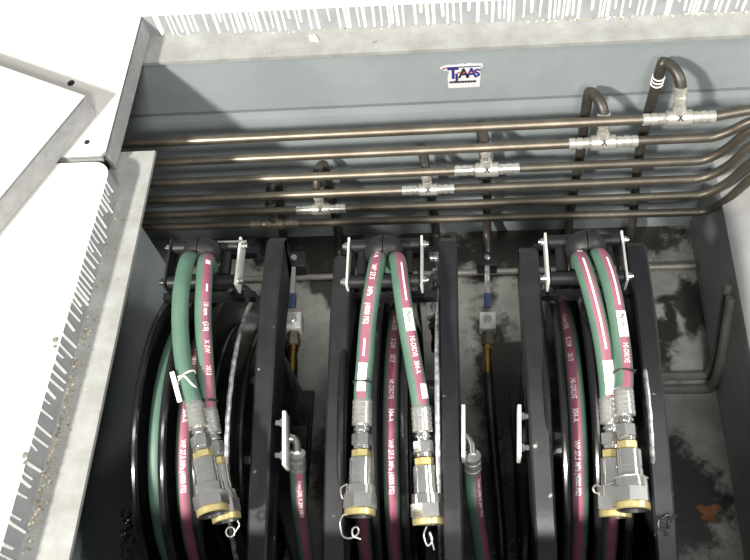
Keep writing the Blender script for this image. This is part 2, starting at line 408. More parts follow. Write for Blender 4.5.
# ================================================================== STICKER
mb = MB(); c = py(462, 76, YW - .0008); e = empty('sticker', c)
K_ = 1.14
pts = [(-.0275, .0165), (-.020, .0205), (-.004, .0205), (.001, .0225), (.004, .0205), (.010, .0225), (.014, .021), (.026, .0205), (.027, .016), (.022, .012), (.024, .002), (.0225, -.022), (-.018, -.022), (-.0185, -.002), (-.016, .010), (-.024, .0125)]
vs = [c + V((a, .0006, b)) for a, b in pts] + [c + V((a, -.0002, b)) for a, b in pts]; k = len(pts)  # outline of the sticker
mb.add(vs, [list(range(k)), list(range(k, 2 * k))] + [[i, (i + 1) % k, k + (i + 1) % k, k + i] for i in range(k)], 'stick'); mb.build('backing', e, smooth=False)
def wall_text(mb, body, size, ox, oz, mt, lift, fat=.0004, sx=1.0):
    vs, fs = text_polys(body, size, fat); mb.add([c + V((ox + v.x * sx, -.0005 - lift, oz + v.y)) for v in vs], fs, mt)
mb = MB()
wall_text(mb, 'T', .028, -.0180, -.0035, 'blueink', 0, .0009, .8); wall_text(mb, 'J', .017, -.0090, -.0065, 'blueink', .0001, .0007)
wall_text(mb, 'A', .0245, -.0045, -.0025, 'ink', .0002, .0007, .8); wall_text(mb, 'A', .0245, .0055, -.0025, 'blueink', .0002, .0007, .8); wall_text(mb, 'S', .019, .0150, -.001, 'blueink', .0001, .0007, .9)
mb.add([c + V((a, -.0009, b)) for a, b in ((-.025, .0165), (-.018, .0185), (.024, .0185), (.024, .0168), (-.018, .0165), (-.024, .0145))], [[0, 1, 2, 3, 4, 5]], 'blueink')
mb.add([c + V((a, -.001, b)) for a, b in ((-.026, .0165), (-.021, .018), (-.019, .0165), (-.023, .0145))], [[0, 1, 2, 3]], 'redink')
for ox in (-.006, .001, .008, .014): mb.add([c + V((ox + a, -.0011, .006 + b)) for a, b in ((0, 0), (.0035, .0008), (.0035, .003), (0, .002))], [[0, 1, 2, 3]], 'redink')
mb.build('logo', e, smooth=False)
mb = MB(); xx = -.0165
while xx < .018:
    w = random.uniform(.0018, .0042); mb.add([c + V((xx, -.0007, -.0085)), c + V((xx + w, -.0007, -.0083)), c + V((xx + w, -.0007, -.0122)), c + V((xx, -.0007, -.0124))], [[0, 1, 2, 3]], 'ink'); xx += w + .0005
mb.build('caption', e, smooth=False)
e.scale = (K_, K_, K_)
tag(e, 'small white sticker with blue and red initials on the back wall', 'sticker')

# ================================================================== PIPE RUNS WITH TEES
YP = .775; RP = .0069
pipes = [  # (left point, mid points..., right bend), tee pixel, extent, look
    ([(60, 147), (300, 136), (640, 120)], [(700, 117), (722, 115), (752, 110)], (679, 117), 'silver'),
    ([(60, 167), (300, 156), (560, 145)], [(700, 138), (722, 135), (752, 121)], (603, 143), 'silver'),
    ([(60, 187), (300, 176), (640, 163)], [(693, 161), (717, 156), (752, 129)], (487, 168), 'bright'),
    ([(60, 204), (300, 193), (640, 181)], [(696, 179), (722, 171), (752, 145)], (428, 187), 'cream'),
    ([(60, 219), (400, 206), (640, 198)], [(698, 195), (722, 187), (752, 162)], (321, 209), 'cream'),
    ([(60, 230), (400, 217), (640, 214)], [(698, 212), (720, 206), (752, 178)], (275, 224), 'dirty'),
]
names = ['topmost pipe against the back wall, tee at its right end', 'second pipe from the top, tee left of the tall hose loop', 'third pipe from the top with a bright silver tee near the middle',
         'fourth pipe from the top with a small cream tee', 'fifth pipe from the top with a cream tee marked X at left', 'lowest pipe with a dirty brown tee at far left']
tee_ends = []
for i, (lp, rp, tp, look) in enumerate(pipes):
    pl = [py(a, b, YP) for a, b in lp]; pr = [py(a, b, YP) for a, b in rp]
    t = py(tp[0], tp[1], YP)
    A = pl[0]; Bq = pr[0]
    # straight part: line from A to Bq; tee sits on it
    u = (t.x - A.x) / (Bq.x - A.x); t = A.lerp(Bq, u); dx = (Bq - A).normalized()
    e = empty('pipe_run', t)
    gap = .036
    mb = MB(); mb.tube([A, A.lerp(t, .5), t - dx * gap], RP, 'pipe', 14); mb.build('pipe', e)
    mb = MB(); path = smooth_path([t + dx * gap] + ([t.lerp(Bq, .5), Bq - dx * .03] if (Bq - t).length > .1 else [t + dx * (gap + .01)]) + [Bq, Bq.lerp(pr[1], .6) + V((0, 0, -.002))] + [pr[1].lerp(pr[2], .25), pr[2], pr[2] + (pr[2] - pr[1]) * .5 + V((.02, 0, 0)), V((pr[2].x + .10, YP, pr[2].z + .05)), V((.64, YP, pr[2].z + .06))], 8); mb.tube(path, RP, 'pipedark', 14); mb.build('pipe', e)
    bm_, sm_ = {'silver': ('tee', 'tee'), 'bright': ('tee', 'zinc'), 'cream': ('tee', 'zinc'), 'dirty': ('dirtyzinc', 'dirtyzinc')}[look]
    k = 1.12 if i < 3 else .95
    td = V((-.05, .42, .9)).normalized()
    mb = MB(); mb.lathe(t - dx * .016 * k, dx, [(0, .008 * k), (.001, .0102 * k), (.031 * k, .0102 * k), (.032 * k, .008 * k)], bm_, 20)
    mb.lathe(t, td, [(0, .0085 * k), (.016 * k, .0085 * k), (.0165 * k, .0065)], bm_, 18)
    te = mb.build('tee_fitting', e)
    for sg in (-1, 1):
        mb = MB(); L_ = .030 * k; pr_ = []
        for (q, r) in ((0, .0074), (.07, .0085), (.30, .0085), (.32, .0076), (.40, .0076), (.42, .0088), (.62, .0088), (.64, .0076), (.72, .0076), (.74, .0086), (.97, .0086), (1, .0074)): pr_.append((q * L_, r * (1 if k > 1 else .92)))
        mb.lathe(t + dx * sg * .014 * k, dx * sg, pr_, sm_, 18); mb.build('sleeve', te)
    mb = MB(); mb.lathe(t + td * .015 * k, td, [(0, .0065), (.002, .0082), (.009, .0082), (.010, .007), (.018, .007)], sm_ if look != 'dirty' else 'dirtyzinc', 6 if False else 16)
    mb.build('outlet_nut', te)
    if look != 'dirty':            # black felt pen cross on the tee
        mb = MB(); f = V((0, -.62, .78)); ex = dx; ez = f.cross(ex).normalized(); ez = ez if ez.z > 0 else -ez
        cc = t + f * (.0108 * k)
        for sg in (-1, 1):
            dd = (ex * sg * .75 + ez).normalized(); ss = dd.cross(f).normalized() * .0010
            mb.add([cc - dd * .0055 - ss - f * .0012, cc - dd * .0055 + ss - f * .0012, cc + ss + f * .0004, cc + dd * .0055 + ss - f * .0012, cc + dd * .0055 - ss - f * .0012, cc - ss + f * .0004], [[0, 1, 2, 5], [5, 2, 3, 4]], 'ink')
        mb.build('pen_cross', te, smooth=False)
    tag(e, names[i], 'pipe', 'hydraulic pipes along the back wall')
    tee_ends.append((t + td * .033 * k, td))

# ================================================================== SUPPLY HOSES (loop from tee, down behind the pipes)
loops = [  # end points after the loop: pixels with depth / plane
    dict(rise=.022, dxl=-.024, down=[(640, 150, .828), (633, 215, .825), (628, 262, .80)], label='tall black hose loop rising from the tee on the topmost pipe', band=True),
    dict(rise=.018, dxl=-.020, down=[(580, 155, .828), (570, 215, .825), (566, 262, .80)], label='brownish hose loop rising from the second pipe, above the right reel'),
    dict(rise=.008, dxl=-.006, down=[(487, 185, .828), (487, 225, .825), (487, 255, .78)], label='black hose dropping behind the silver tee to the middle valve'),
    dict(rise=.010, dxl=-.006, down=[(433, 205, .828), (436, 232, .825), (437, 254, .78)], label='black hose dropping behind the small cream tee by the centre reel'),
    dict(rise=.024, dxl=.012, down=[(337, 225, .828), (339, 246, .825), (338, 266, .79)], label='black hose looping behind the cream tee at left'),
    dict(rise=.022, dxl=.010, down=[(283, 235, .828), (286, 250, .81), (287, 262, .78)], label='black hose looping from the dirty brown tee down to the left valve'),
]
for (p, td), lp in zip(tee_ends, loops):
    e = empty('supply_hose', p); r = .0078
    w_ = V((lp['dxl'], .828 - p.y, 0)); h_ = lp['rise']; legp = p + w_ * .98 + td * (h_ * .25 - .004)
    pts = [p - td * .004, p + td * (.3 * h_ + .001), p + td * (.9 * h_) + w_ * .14, p + td * (1.15 * h_) + w_ * .45, p + td * (.95 * h_) + w_ * .78, legp] + [py(*q) for q in lp['down']]
    path = smooth_path(pts, 10); mb = MB(); mb.tube(path, r, 'loop', 14); mb.build('hose', e)
    mb = MB(); mb.lathe(p - td * .010, td, [(0, .0082), (.001, .0094), (.006, .0094), (.007, .0086), (.012, .0086), (.013, .0094), (.019, .0094), (.020, .008)], 'tee' if lp is not loops[5] else 'dirtyzinc', 18); mb.build('ferrule', e)
    if lp.get('band'):
        al = Along(path); tl = al.len
        s0_ = min((i for i in range(len(path))), key=lambda i: (path[i] - legp).length); s0_ = al.L[s0_]
        for s_ in (s0_ + .008, s0_ + .015, s0_ + .022):
            mb = MB(); mb.ring(al.at(s_, 0, 0), (al.at(s_ + .002, 0, 0) - al.at(s_ - .002, 0, 0)), r + .0001, .0012, 'white', 24, 6); mb.build('white_band', e)
    tag(e, lp['label'], 'hose', 'supply hoses dropping from the pipe tees')

# ================================================================== MOUNTING RAIL ACROSS THE PIT
mb = MB(); zr = ZF + .012
a, b = pz(317, 277, zr), pz(690, 266, zr)
dd = (b - a).normalized(); mb.lathe(a - dd * .16, dd, [(0, .0058), ((b - a).length + .17, .0058)], 'railsteel', 14)
tag(mb.build('mounting_rail'), 'pale round steel rail lying across the pit floor behind the reels', 'rail')

# ================================================================== HOSE REELS
YC, ZC, RF = .372, -.295, .222
reels = [
    dict(mx=-.333, mp=(204, 264), fl=[-.399, -.364, -.325, -.287], arms=[('r', (268, 240), (268, 296), (257, 560))], label='left hose reel, half hidden by the left ledge, with a single visible guide arm'),
    dict(mx=-.097, mp=(385, 263), fl=[-.150, -.111, -.077, -.038], arms=[('l', (344, 258), (340, 296), (331, 560)), ('r', (445, 240), (448, 296), (454, 560))], label='centre hose reel with both black guide arms in view'),
    dict(mx=.1455, mp=(585, 259), fl=[.088, .106, .141, .175, .2015], arms=[('l', (531, 250), (532, 296), (543, 560)), ('r', (640, 245), (645, 296), (669, 560))], label='right hose reel beside the open stained floor'),
]
X_ = V((1, 0, 0)); Y_ = V((0, 1, 0)); Z_ = V((0, 0, 1))
def arm_mesh(pts, w, h):
    mb = MB(); pts = [V(p) for p in pts]; vs = []; fs = []
    for i, p in enumerate(pts):
        a = pts[max(0, i - 1)]; b = pts[min(len(pts) - 1, i + 1)]; t = (b - a).normalized(); up = X_.cross(t).normalized(); up = up if up.z > 0 or (abs(up.z) < .2 and up.y > 0) else -up
        bv = .0025
        for (u, v) in ((-w / 2 + bv, 0), (w / 2 - bv, 0), (w / 2, -bv), (w / 2, -h + bv), (w / 2 - bv, -h), (-w / 2 + bv, -h), (-w / 2, -h + bv), (-w / 2, -bv)): vs.append(p + X_ * u + up * v)
    for i in range(len(pts) - 1):
        for k in range(8): fs.append([i * 8 + k, i * 8 + (k + 1) % 8, (i + 1) * 8 + (k + 1) % 8, (i + 1) * 8 + k])
    fs += [list(range(8))[::-1], [(len(pts) - 1) * 8 + k for k in range(8)]]
    mb.add(vs, fs, 'arm'); return mb
reel_objs = []
for ri, R in enumerate(reels):
    mx = R['mx']; fl = R['fl']; xm = (fl[0] + fl[-1]) / 2
    e = empty('hose_reel', (xm, YC, ZF)); reel_objs.append(e)
    mb = MB(); mb.box((fl[0] - .02, YC - .16, ZF), (fl[-1] + .018, YC + .16, ZF + .012), 'arm', .003); mb.build('base_plate', e)
    for sx in (fl[0] - .013, fl[-1] + .011):
        mb = MB(); q = [(YC - .15, ZF + .012), (YC + .12, ZF + .012), (YC + .07, ZC + .02), (YC + .03, ZC + .05), (YC - .06, ZC + .05)]
        vs = [(sx - .003, a, b) for a, b in q] + [(sx + .003, a, b) for a, b in q]
        mb.add(vs, [[0, 1, 2, 3, 4], [9, 8, 7, 6, 5]] + [[i, (i + 1) % 5, 5 + (i + 1) % 5, 5 + i] for i in range(5)], 'black'); mb.build('side_plate', e, smooth=False)
    # spool
    mb = MB(); mb.lathe(V((fl[0], YC, ZC)), X_, [(0, .085), (fl[-1] - fl[0], .085)], 'black', 40); mb.lathe(V((fl[0] - .02, YC, ZC)), X_, [(0, .016), (fl[-1] - fl[0] + .036, .016)], 'zinc', 20)
    drum = mb.build('drum', e)
    for k, fx in enumerate(fl):
        mb = MB(); c = V((fx, YC, ZC)); RF_ = RF - (.008 if k == len(fl) - 1 else 0)
        mb.disc(c, X_, .083, RF_ - .003, .0025, 'black')
        if k == len(fl) - 1: mb.ring(c, X_, RF_ - .002, .0030, 'rim', 110, 8, 1, .0022)
        else: mb.ring(c, X_, RF_ - .003, .0048, 'black', 90, 10)
        mb.ring(c + X_ * (.003 if k else -.003), X_, .165, .004, 'black', 60, 8)
        mb.build('flange', drum)
        if k == len(fl) - 1:
            for q in range(6):
                t = q / 6 * 2 * math.pi + .5
                mb = MB(); mb.lathe(c + V((-.0015, .11 * math.sin(t), .11 * math.cos(t))), X_, [(0, .006), (.009, .006)], 'zinc', flats=6); mb.build('bolt', drum)
    # guide arms
    for (side, a0, a1, a2) in R['arms']:
        p1 = pz(*a1, -.065); p0 = pz(*a0, -.070); p2 = V((p1.x, 0, 0)); x = p1.x
        ptop = V((x, p0.y, -.072)); pend = pz(a2[0], a2[1], -.122); pend.x = (pend.x + x) / 2
        pext = V((pend.x, .135, pend.z - .012))
        mid = V((x * .6 + pend.x * .4, .33, -.088))
        pts = [V((x, ptop.y + .012, -.085)), ptop, V((x, p1.y - .02, -.069)), mid, pend, pext]
        if ri == 2 and side == 'l': pts = [pts[0], pts[1], V((x, p1.y - .02, -.069)), V((x + .001, .245, -.085)), V((pend.x + .003, .205, -.105)), V((pend.x + .003, .16, -.125)), pext]
        am = arm_mesh(pts, .0235 if side == 'r' or ri == 2 else .0245, .062).build('guide_arm', e, ang=25)
        mb = MB(); mb.box((x - .009, .40, -.32), (x + .009, .44, -.10), 'black', .002); mb.build('arm_post', am)
    # roller mouth
    c = pz(R['mp'][0], R['mp'][1], -.062); R['mouth'] = c
    g = MB(); 
    for sg in (-1, 1): g.box((c.x + sg * .040, c.y - .034, c.z - .022), (c.x + sg * .043, c.y + .034, c.z - .014), 'arm')
    g.box((c.x - .058, c.y - .036, c.z - .040), (c.x + .064, c.y - .027, c.z - .026), 'black'); g.box((c.x - .058, c.y + .029, c.z - .040), (c.x + .064, c.y + .038, c.z - .026), 'black')
    gd = g.build('roller_guide', e)
    for sg in (-1, 1):
        mb = MB(); mb.lathe(V((c.x - .0435, c.y + sg * .0255, c.z)), X_, [(0, .006), (.0008, .0082), (.0862, .0082), (.087, .006)], 'roller', 18); mb.build('roller', gd)
        mb = MB(); mb.lathe(V((c.x + sg * .028, c.y - .0165, c.z - .003)), Y_, [(0, .005), (.0008, .0072), (.0322, .0072), (.033, .005)], 'roller', 18); mb.build('roller', gd)
        mb = MB(); mb.box((c.x + sg * .0445, c.y - .0345, c.z - .018), (c.x + sg * .0475, c.y + .0345, c.z + .008), 'bracket' if not (ri == 0 and sg < 0) else 'arm', .0006); pl = mb.build('guide_plate', gd)
        for sy in (-1, 1):
            mb = MB(); mb.lathe(V((c.x + sg * .0475, c.y + sy * .0255, c.z)), X_ * sg, [(0, .0048), (.004, .0048), (.0042, .003), (.007, .003)], 'chrome' if not (ri == 0 and sg < 0) else 'arm', 12); mb.build('bolt', pl)
    tag(e, R['label'], 'hose reel', 'hose reels in the pit')
    # hose stop ball clamped on the hoses
    s = empty('hose_stop', c + V((0, .009, .011)))
    for sg in (-1, 1):
        mb = MB(); bm = bmesh.new(); bmesh.ops.create_uvsphere(bm, u_segments=28, v_segments=18, radius=.0245)
        bmesh.ops.bisect_plane(bm, geom=bm.verts[:] + bm.edges[:] + bm.faces[:], plane_co=(sg * .0006, 0, 0), plane_no=(-sg, 0, 0), clear_outer=True)
        ed = [q for q in bm.edges if len(q.link_faces) == 1]; bmesh.ops.edgeloop_fill(bm, edges=ed)
        bm.verts.index_update()
        mb.add([c + V((0, .009, .011)) + V((v.co.x, v.co.y * .85, v.co.z)) for v in bm.verts], [[v.index for v in f.verts] for f in bm.faces], 'stop'); bm.free()
        mb.build('half_shell', s, ang=40)
    tag(s, ['black rubber hose stop ball on the left reel mouth', 'black split rubber hose stop ball on the centre reel mouth', 'black rubber hose stop ball on the right reel mouth'][ri], 'hose stop', 'hose stops on the reel mouths')

# ================================================================== WORKING HOSES
HR = .0100
def coupler(e, p, d, k=1.0, up=Z_, ring=True):
    """screw coupler along d from p; returns end point"""
    t = 0.0
    mb = MB(); prof = [(-.002, .0098), (0, .0112)]
    for q in range(4): prof += [(.003 + q * .0055, .0112), (.0036 + q * .0055, .0105), (.0052 + q * .0055, .0105), (.0058 + q * .0055, .0112)]
    prof += [(.027, .0112), (.028, .0085)]
    mb.lathe(p, d, prof, 'zinc', 22); mb.build('ferrule', e)
    q = p + d * .027
    mb = MB(); prof = [(0, .0068), (.004, .0068), (.0042, .0085), (.007, .0085), (.0072, .0062), (.011, .0062)]
    mb.lathe(q, d, prof, 'chrome', 20); nip = mb
    r0 = q + d * .028
    mb = MB(); mb.lathe(r0 + d * .009, d, [(0, .010), (.001, .0125 * k), (.018, .0125 * k), (.0185, .0118 * k), (.020, .0118 * k), (.0205, .0127 * k), (.030, .0127 * k), (.0305, .0115 * k)], 'chrome', 26)
    cp = mb.build('coupler', e); nip.build('nipple', cp)
    mb = MB(); mb.lathe(q + d * .010, d, [(0, .0095), (.0012, .0110), (.0125, .0110), (.0135, .0098)], 'chrome', flats=6); mb.lathe(q + d * .0235, d, [(0, .0085), (.004, .0085)], 'chrome', 18); mb.build('swivel_nut', cp)
    mb = MB(); mb.lathe(r0, d, [(0, .0085), (.001, .0105 * k), (.008, .0105 * k), (.0095, .0092 * k)], 'yellow', flats=6); mb.build('brass_adapter', cp)
    mb = MB(); b0 = r0 + d * .0385
    mb.lathe(b0, d, [(0, .0130 * k), (.0006, .0158 * k), (.010, .0162 * k)], 'chrome', 28); mb.lathe(b0 + d * .009, d, [(0, .0158 * k), (.0015, .0180 * k), (.0155, .0180 * k), (.017, .0160 * k)], 'chrome', flats=6)
    mb.build('lock_sleeve', cp)
    mb = MB(); c0 = b0 + d * .0255
    mb.lathe(c0, d, [(0, .0150 * k), (.0006, .0168 * k), (.006, .0168 * k), (.0072, .0155 * k), (.0073, .0120 * k, 'rubber'), (.004, .0115 * k, 'rubber')], 'yellow', 28); mb.build('end_ring', cp)
    return cp, c0 + d * .007, b0
coup_ends = []
def hose(label, ri, pts, wx, stripe_a, wstripe, coupler_dir, k=1.0, marks=(), wmarks=(), tags=()):
    """pts = free end path, wx = x of the wound turns"""
    e = empty('hydraulic_hose', pts[0])
    path = smooth_path(pts, 8); mb = MB()
    n0 = V((0, 1, .25)); mb.tube(path, HR, 'green', 20, n0, ('purple', stripe_a, .56)); mb.build('hose_end', e, ang=60)
    al = Along(path, n0)
    for mk in marks:
        mb = MB()
        if mk[0] == 'text': text_on(mb, al, mk[1], stripe_a, HR, mk[2], .0085)
        elif mk[0] == 'bar': bar_on(mb, al, mk[1], mk[2], stripe_a, mk[3] if len(mk) > 3 else .0011, HR)
        mb.build('lettering', e, smooth=False)
    for tg in tags:
        mb = MB(); bar_on(mb, al, tg[0], tg[1], stripe_a + tg[3], tg[2], HR, 'paper', .0008)
        if len(tg) > 4: text_on(mb, al, tg[0] + .004, stripe_a + tg[3], HR + .0007, tg[4], .0075, 'ink', .0001)
        mb.build('paper_label', e, smooth=False)
    # wound part: from the mouth down behind the spool, round it, spiralling inwards
    m = pts[0]; RW = RF - .016; w = [m + V((0, 0, -.004)), V((m.x * .55 + wx * .45, m.y + .008, -.14)), V((wx, YC + RW - .008, ZC + .075))]
    turns = 2.15
    for q in range(int(turns * 28) + 1):
        t = q / 28 * 2 * math.pi; lay = t / (2 * math.pi)
        rr = RW - .0205 * lay; w.append(V((wx, YC + rr * math.cos(t), ZC - rr * math.sin(t))))
    wp = smooth_path(w, 4); mb = MB(); n0w = V((wx * 0, 1, 0)); mb.tube(wp, HR, 'green', 18, n0w, ('purple', wstripe, .62)); mb.build('wound_turns', e, ang=60)
    if wmarks:
        alw = Along(wp, n0w)
        for (s0, body) in wmarks:
            mb = MB(); text_on(mb, alw, s0, wstripe, HR, body, .0085, flip=True); mb.build('lettering', e, smooth=False)
    d = coupler_dir.normalized(); p = path[-1]
    cp, pe, b0 = coupler(e, p - d * .001, d, k)
    tag(e, label, 'hose', 'working hoses on the reels'); coup_ends.append((cp, pe, b0, d)); return e, al
def pts_of(c, lst, dx):
    return [V((c.x + dx, c.y - .002, c.z - .03)), V((c.x + dx * .95, c.y - .004, c.z - .006))] + [pz(*q) for q in lst]
cL, cC, cR = (r['mouth'] for r in reels)
MRK = 'WP 27.5 MPa (4000 PSI)'; MRK2 = '10 mm (3/8) X 2W 1013'
# wound marks run along the coil; reversed direction keeps them readable on top
WM = [(1.37 - o, b) for o, b in ((.0, 'WP 27.5'), (.035, 'MPa'), (.052, '(4000 PSI)'), (.095, '-'), (.112, '10 mm (3/8)'), (.157, 'X 2W'), (.181, '1013'), (.215, 'HI-DRIVE'), (.250, '304-A'), (.285, 'WP 27.5 MPa (4000 PSI)'))]
# left reel
Lg, aLg = hose('plain green hose end on the left reel with white tie round it', 0,
     pts_of(cL, [(189, 259, -.028), (182, 285, -.012), (180, 320, -.016), (183, 360, -.022), (190, 390, -.026), (194.5, 406, -.028)], -.009), -.381, 2.4, -1.9,
     pz(214, 515, -.034) - pz(195, 407, -.028), 1.05, wmarks=())
Lp_, aLp = hose('purple striped hose end on the left reel tucked behind the green one', 0,
     pts_of(cL, [(206, 261, -.030), (204, 285, -.020), (203, 320, -.026), (205, 360, -.036), (207, 392, -.044), (208, 412, -.048)], .009), -.346, .45, -.15,
     pz(226, 516, -.066) - pz(208, 413, -.050), .95, marks=[('bar', .076, .082, .003), ('bar', .109, .118), ('text', .130, '10 mm'), ('text', .155, '(3/8)'), ('text', .177, 'X 2W'), ('text', .207, '1013')],
     wmarks=WM)
C1, aC1 = hose('hose end on the centre reel hanging straight, at left', 1,
     pts_of(cC, [(378, 260, -.026), (373, 285, -.012), (368, 320, -.018), (365, 360, -.028), (363, 385, -.033), (362.5, 402, -.037)], -.007), -.130, 0.0, 0,
     pz(360, 510, -.045) - pz(362.5, 402, -.037), 1.0, marks=[('text', .064, '304-A'), ('text', .090, 'WP 27.5'), ('text', .120, 'MPa'), ('text', .138, '(4000 PSI)'), ('bar', .180, .200)], wmarks=WM,
     tags=[(.208, .240, .0048, 0)])
C2, aC2 = hose('hose end on the centre reel slanting right, with white label', 1,
     pts_of(cC, [(397, 260, -.026), (401, 285, -.012), (406, 320, -.018), (413, 360, -.028), (418, 388, -.033), (421, 408, -.038)], .007), -.094, 0.1, -.1,
     pz(427, 505, -.056) - pz(421, 408, -.038), 1.0, marks=[('bar', .090, .138), ('text', .180, 'HI-DRIVE'), ('text', .209, '304-A')],
     tags=[(.147, .174, .0055, 0, 'Parker'), (.236, .252, .0042, .3)], wmarks=WM)
R1, aR1 = hose('hose end on the right reel, left one of its pair, partly behind the other', 2,
     pts_of(cR, [(580, 259, -.026), (587, 278, -.012), (597, 315, -.018), (604, 350, -.028), (608, 382, -.040), (609, 400, -.048)], -.007), .124, 0.0, .35,
     pz(615, 510, -.066) - pz(609, 400, -.048), 1.0, marks=[('bar', .066, .074, .003), ('bar', .086, .192)],
     tags=[(.204, .240, .0055, 0)], wmarks=WM)
R2, aR2 = hose('hose end on the right reel, right one of its pair, with label', 2,
     pts_of(cR, [(599, 256, -.024), (609, 278, -.010), (617, 315, -.016), (622, 350, -.024), (624, 378, -.026), (623, 392, -.027)], .007), .158, 0.1, -.15,
     pz(633, 510, -.034) - pz(623, 392, -.027), 1.06, marks=[('bar', .090, .147), ('text', .190, 'HI-DRIVE')],
     tags=[(.154, .183, .0055, 0, 'Parker')], wmarks=WM)
# tether wires of the missing dust caps (sub-parts of their couplers)
def wire(cp, pts, r=.0009, mt='zinc'):
    mb = MB(); mb.tube(smooth_path(pts, 6), r, mt, 6); mb.build('tether_wire', cp, ang=60)
def loop3(c, r, n=12, tilt=.2, ph=0): return [c + V((r * math.cos(ph + 2 * math.pi * i / n), r * math.sin(ph + 2 * math.pi * i / n), tilt * r * math.sin(2 * math.pi * i / n))) for i in range(n + 1)]
cp, pe, b0, d = coup_ends[2]
wire(cp, loop3(b0 + d * .004 + V((0, 0, 0)), .0175, 14, 0) if False else [b0 + V((-.014, 0, .006)), b0 + V((-.021, -.004, .002)), b0 + V((-.020, -.012, -.004)), b0 + V((-.017, -.014, -.004))])
wire(cp, [pe + V((-.016, .006, -.006)), pe + V((-.022, -.004, -.008)), pe + V((-.019, -.018, -.010)), pe + V((-.010, -.021, -.009)), pe + V((-.002, -.016, -.008)), pe + V((-.003, -.010, -.006)), pe + V((-.008, -.012, -.006)), pe + V((-.007, -.019, -.007)), pe + V((.001, -.022, -.008))], .0011)
cp, pe, b0, d = coup_ends[3]
wire(cp, [pe + V((-.002, -.001, -.004)), pe + V((-.005, -.010, -.006)), pe + V((-.001, -.020, -.008)), pe + V((.004, -.014, -.008)), pe + V((.001, -.006, -.007)), pe + V((.006, -.024, -.010))], .0012)
cp, pe, b0, d = coup_ends[1]
wire(cp, loop3(pe + V((.003, -.010, -.008)), .005, 10, .3) + [pe + V((.012, -.003, -.008)), pe + V((.010, .002, -.006))], .0011)
cp, pe, b0, d = coup_ends[4]
wire(cp, loop3(b0 + V((-.018, -.004, .002)), .004, 10, .3) + [b0 + V((-.012, -.002, .008)), b0 + V((-.004, -.001, .016))], .0012)
cp, pe, b0, d = coup_ends[5]
wire(cp, [b0 + V((-.017, -.001, .004)), b0 + V((-.008, -.001, .016)), b0 + V((.006, -.001, .0175)), b0 + V((.017, -.001, .004))], .0009)
# white cable tie with a flag round the green hose of the left reel
s_ = aLg.len - .036; cc = aLg.at(s_, 0, 0); ax = aLg.at(s_ + .002, 0, 0) - aLg.at(s_ - .002, 0, 0)
e = empty('cable_tie', cc); mb = MB(); mb.ring(cc, ax + V((.0018, 0, 0)), HR + .0012, .0012, 'paper', 30, 8); mb.build('strap', e)
mb = MB(); f0 = pz(172, 372, -.012); f1 = pz(180, 402, -.018); dd = (f1 - f0).normalized(); mb.obox((f0 + f1) / 2, dd, dd.cross(Z_).normalized(), Z_, (f1 - f0).length, .0055, .003, 'paper', .0008); mb.build('flag', e)
mb = MB(); mb.tube(smooth_path([pz(178, 377, -.012), pz(184, 376, -.010), pz(190, 382, -.014), pz(196, 388, -.022)], 5), .0012, 'paper', 6); mb.build('tail', e)
tag(e, 'white cable tie with flag round the plain green hose', 'cable tie')
s_ = aLp.len - .012; cc = aLp.at(s_, 0, 0); ax = aLp.at(s_ + .002, 0, 0) - aLp.at(s_ - .002, 0, 0)
mb = MB(); mb.ring(cc, ax, HR + .0008, .0013, 'rubber', 30, 8); tag(mb.build('cable_tie'), 'thin black cable tie round the purple hose of the left reel', 'cable tie')
for (al, lb, off) in ((aC1, 'thin black cable tie on the straight centre hose below its label', .022), (aR2, 'thin black cable tie on the right reel hose pair', .022)):
    s_ = al.len - off; cc = al.at(s_, 0, 0); ax = al.at(s_ + .002, 0, 0) - al.at(s_ - .002, 0, 0)
    mb = MB(); mb.ring(cc, ax, HR + .0010, .0010, 'rubber', 30, 8); mb.lathe(al.at(s_, .4, HR + .001), V((.6, -.2, .5)), [(0, .0016), (.006, .001)], 'rubber', 6); tag(mb.build('cable_tie'), lb, 'cable tie')

# ================================================================== VALVES WITH LEVERS
def valve(label, pa, pb, full=True, hose_to=None, blk=True, ang=0):
    """pa = clamp block, pb = lower end of the brass; assembly runs from pa to pb"""
    d = (pb - pa); L = d.length; d = d.normalized(); sx = d.cross(Z_).normalized(); up = sx.cross(d).normalized()
    e = empty('ball_valve', pa)
    if blk:
        mb = MB(); mb.obox(pa + d * .0, sx, d, up, .034, .026, .030, 'arm', .002); mb.build('clamp_block', e)
    mb = MB(); mb.lathe(pa + up * .017, up, [(0, .0055), (.004, .0055), (.005, .004)], 'chrome', flats=6)
    mb.obox(pa + d * (.02 + .13 * L) + up * .019, sx, d, up, .0085, .30 * L, .005, 'chrome', .0015); lv = mb.build('lever', e)
    mb = MB(); mb.obox(pa + d * (.40 * L) + up * .018, sx, d, up, .012, .13 * L, .008, 'bluegrip', .002); mb.build('grip', lv)
    mb = MB(); b = pa + d * (.56 * L); mb.obox(b, sx, d, up, .026, .15 * L, .026, 'bracket', .002); bd = mb.build('valve_body', e)
    mb = MB(); mb.lathe(b + up * .013, up, [(0, .008), (.004, .008), (.0042, .0045), (.007, .0045)], 'chrome', flats=6); mb.build('stem_nut', bd)
    mb = MB(); mb.lathe(pa + d * (.645 * L), d, [(0, .009), (.05 * L, .009), (.052 * L, .011), (.11 * L, .011), (.115 * L, .0095)], 'dirtyzinc', flats=6); mb.build('hex_nut', e)
    mb = MB(); mb.lathe(pa + d * (.755 * L), d, [(0, .008), (.05 * L, .008), (.055 * L, .0068), (.12 * L, .0068), (.125 * L, .0078), (.24 * L, .0078), (.245 * L, .006)], 'brass', 16); mb.build('brass_adapter', e)
    if hose_to:
        mb = MB(); mb.tube(smooth_path([pb - d * .006] + hose_to, 8), .0078, 'rubber', 14); mb.build('drop_hose', e)
    tag(e, label, 'valve', 'lever valves behind the reels')
    return e
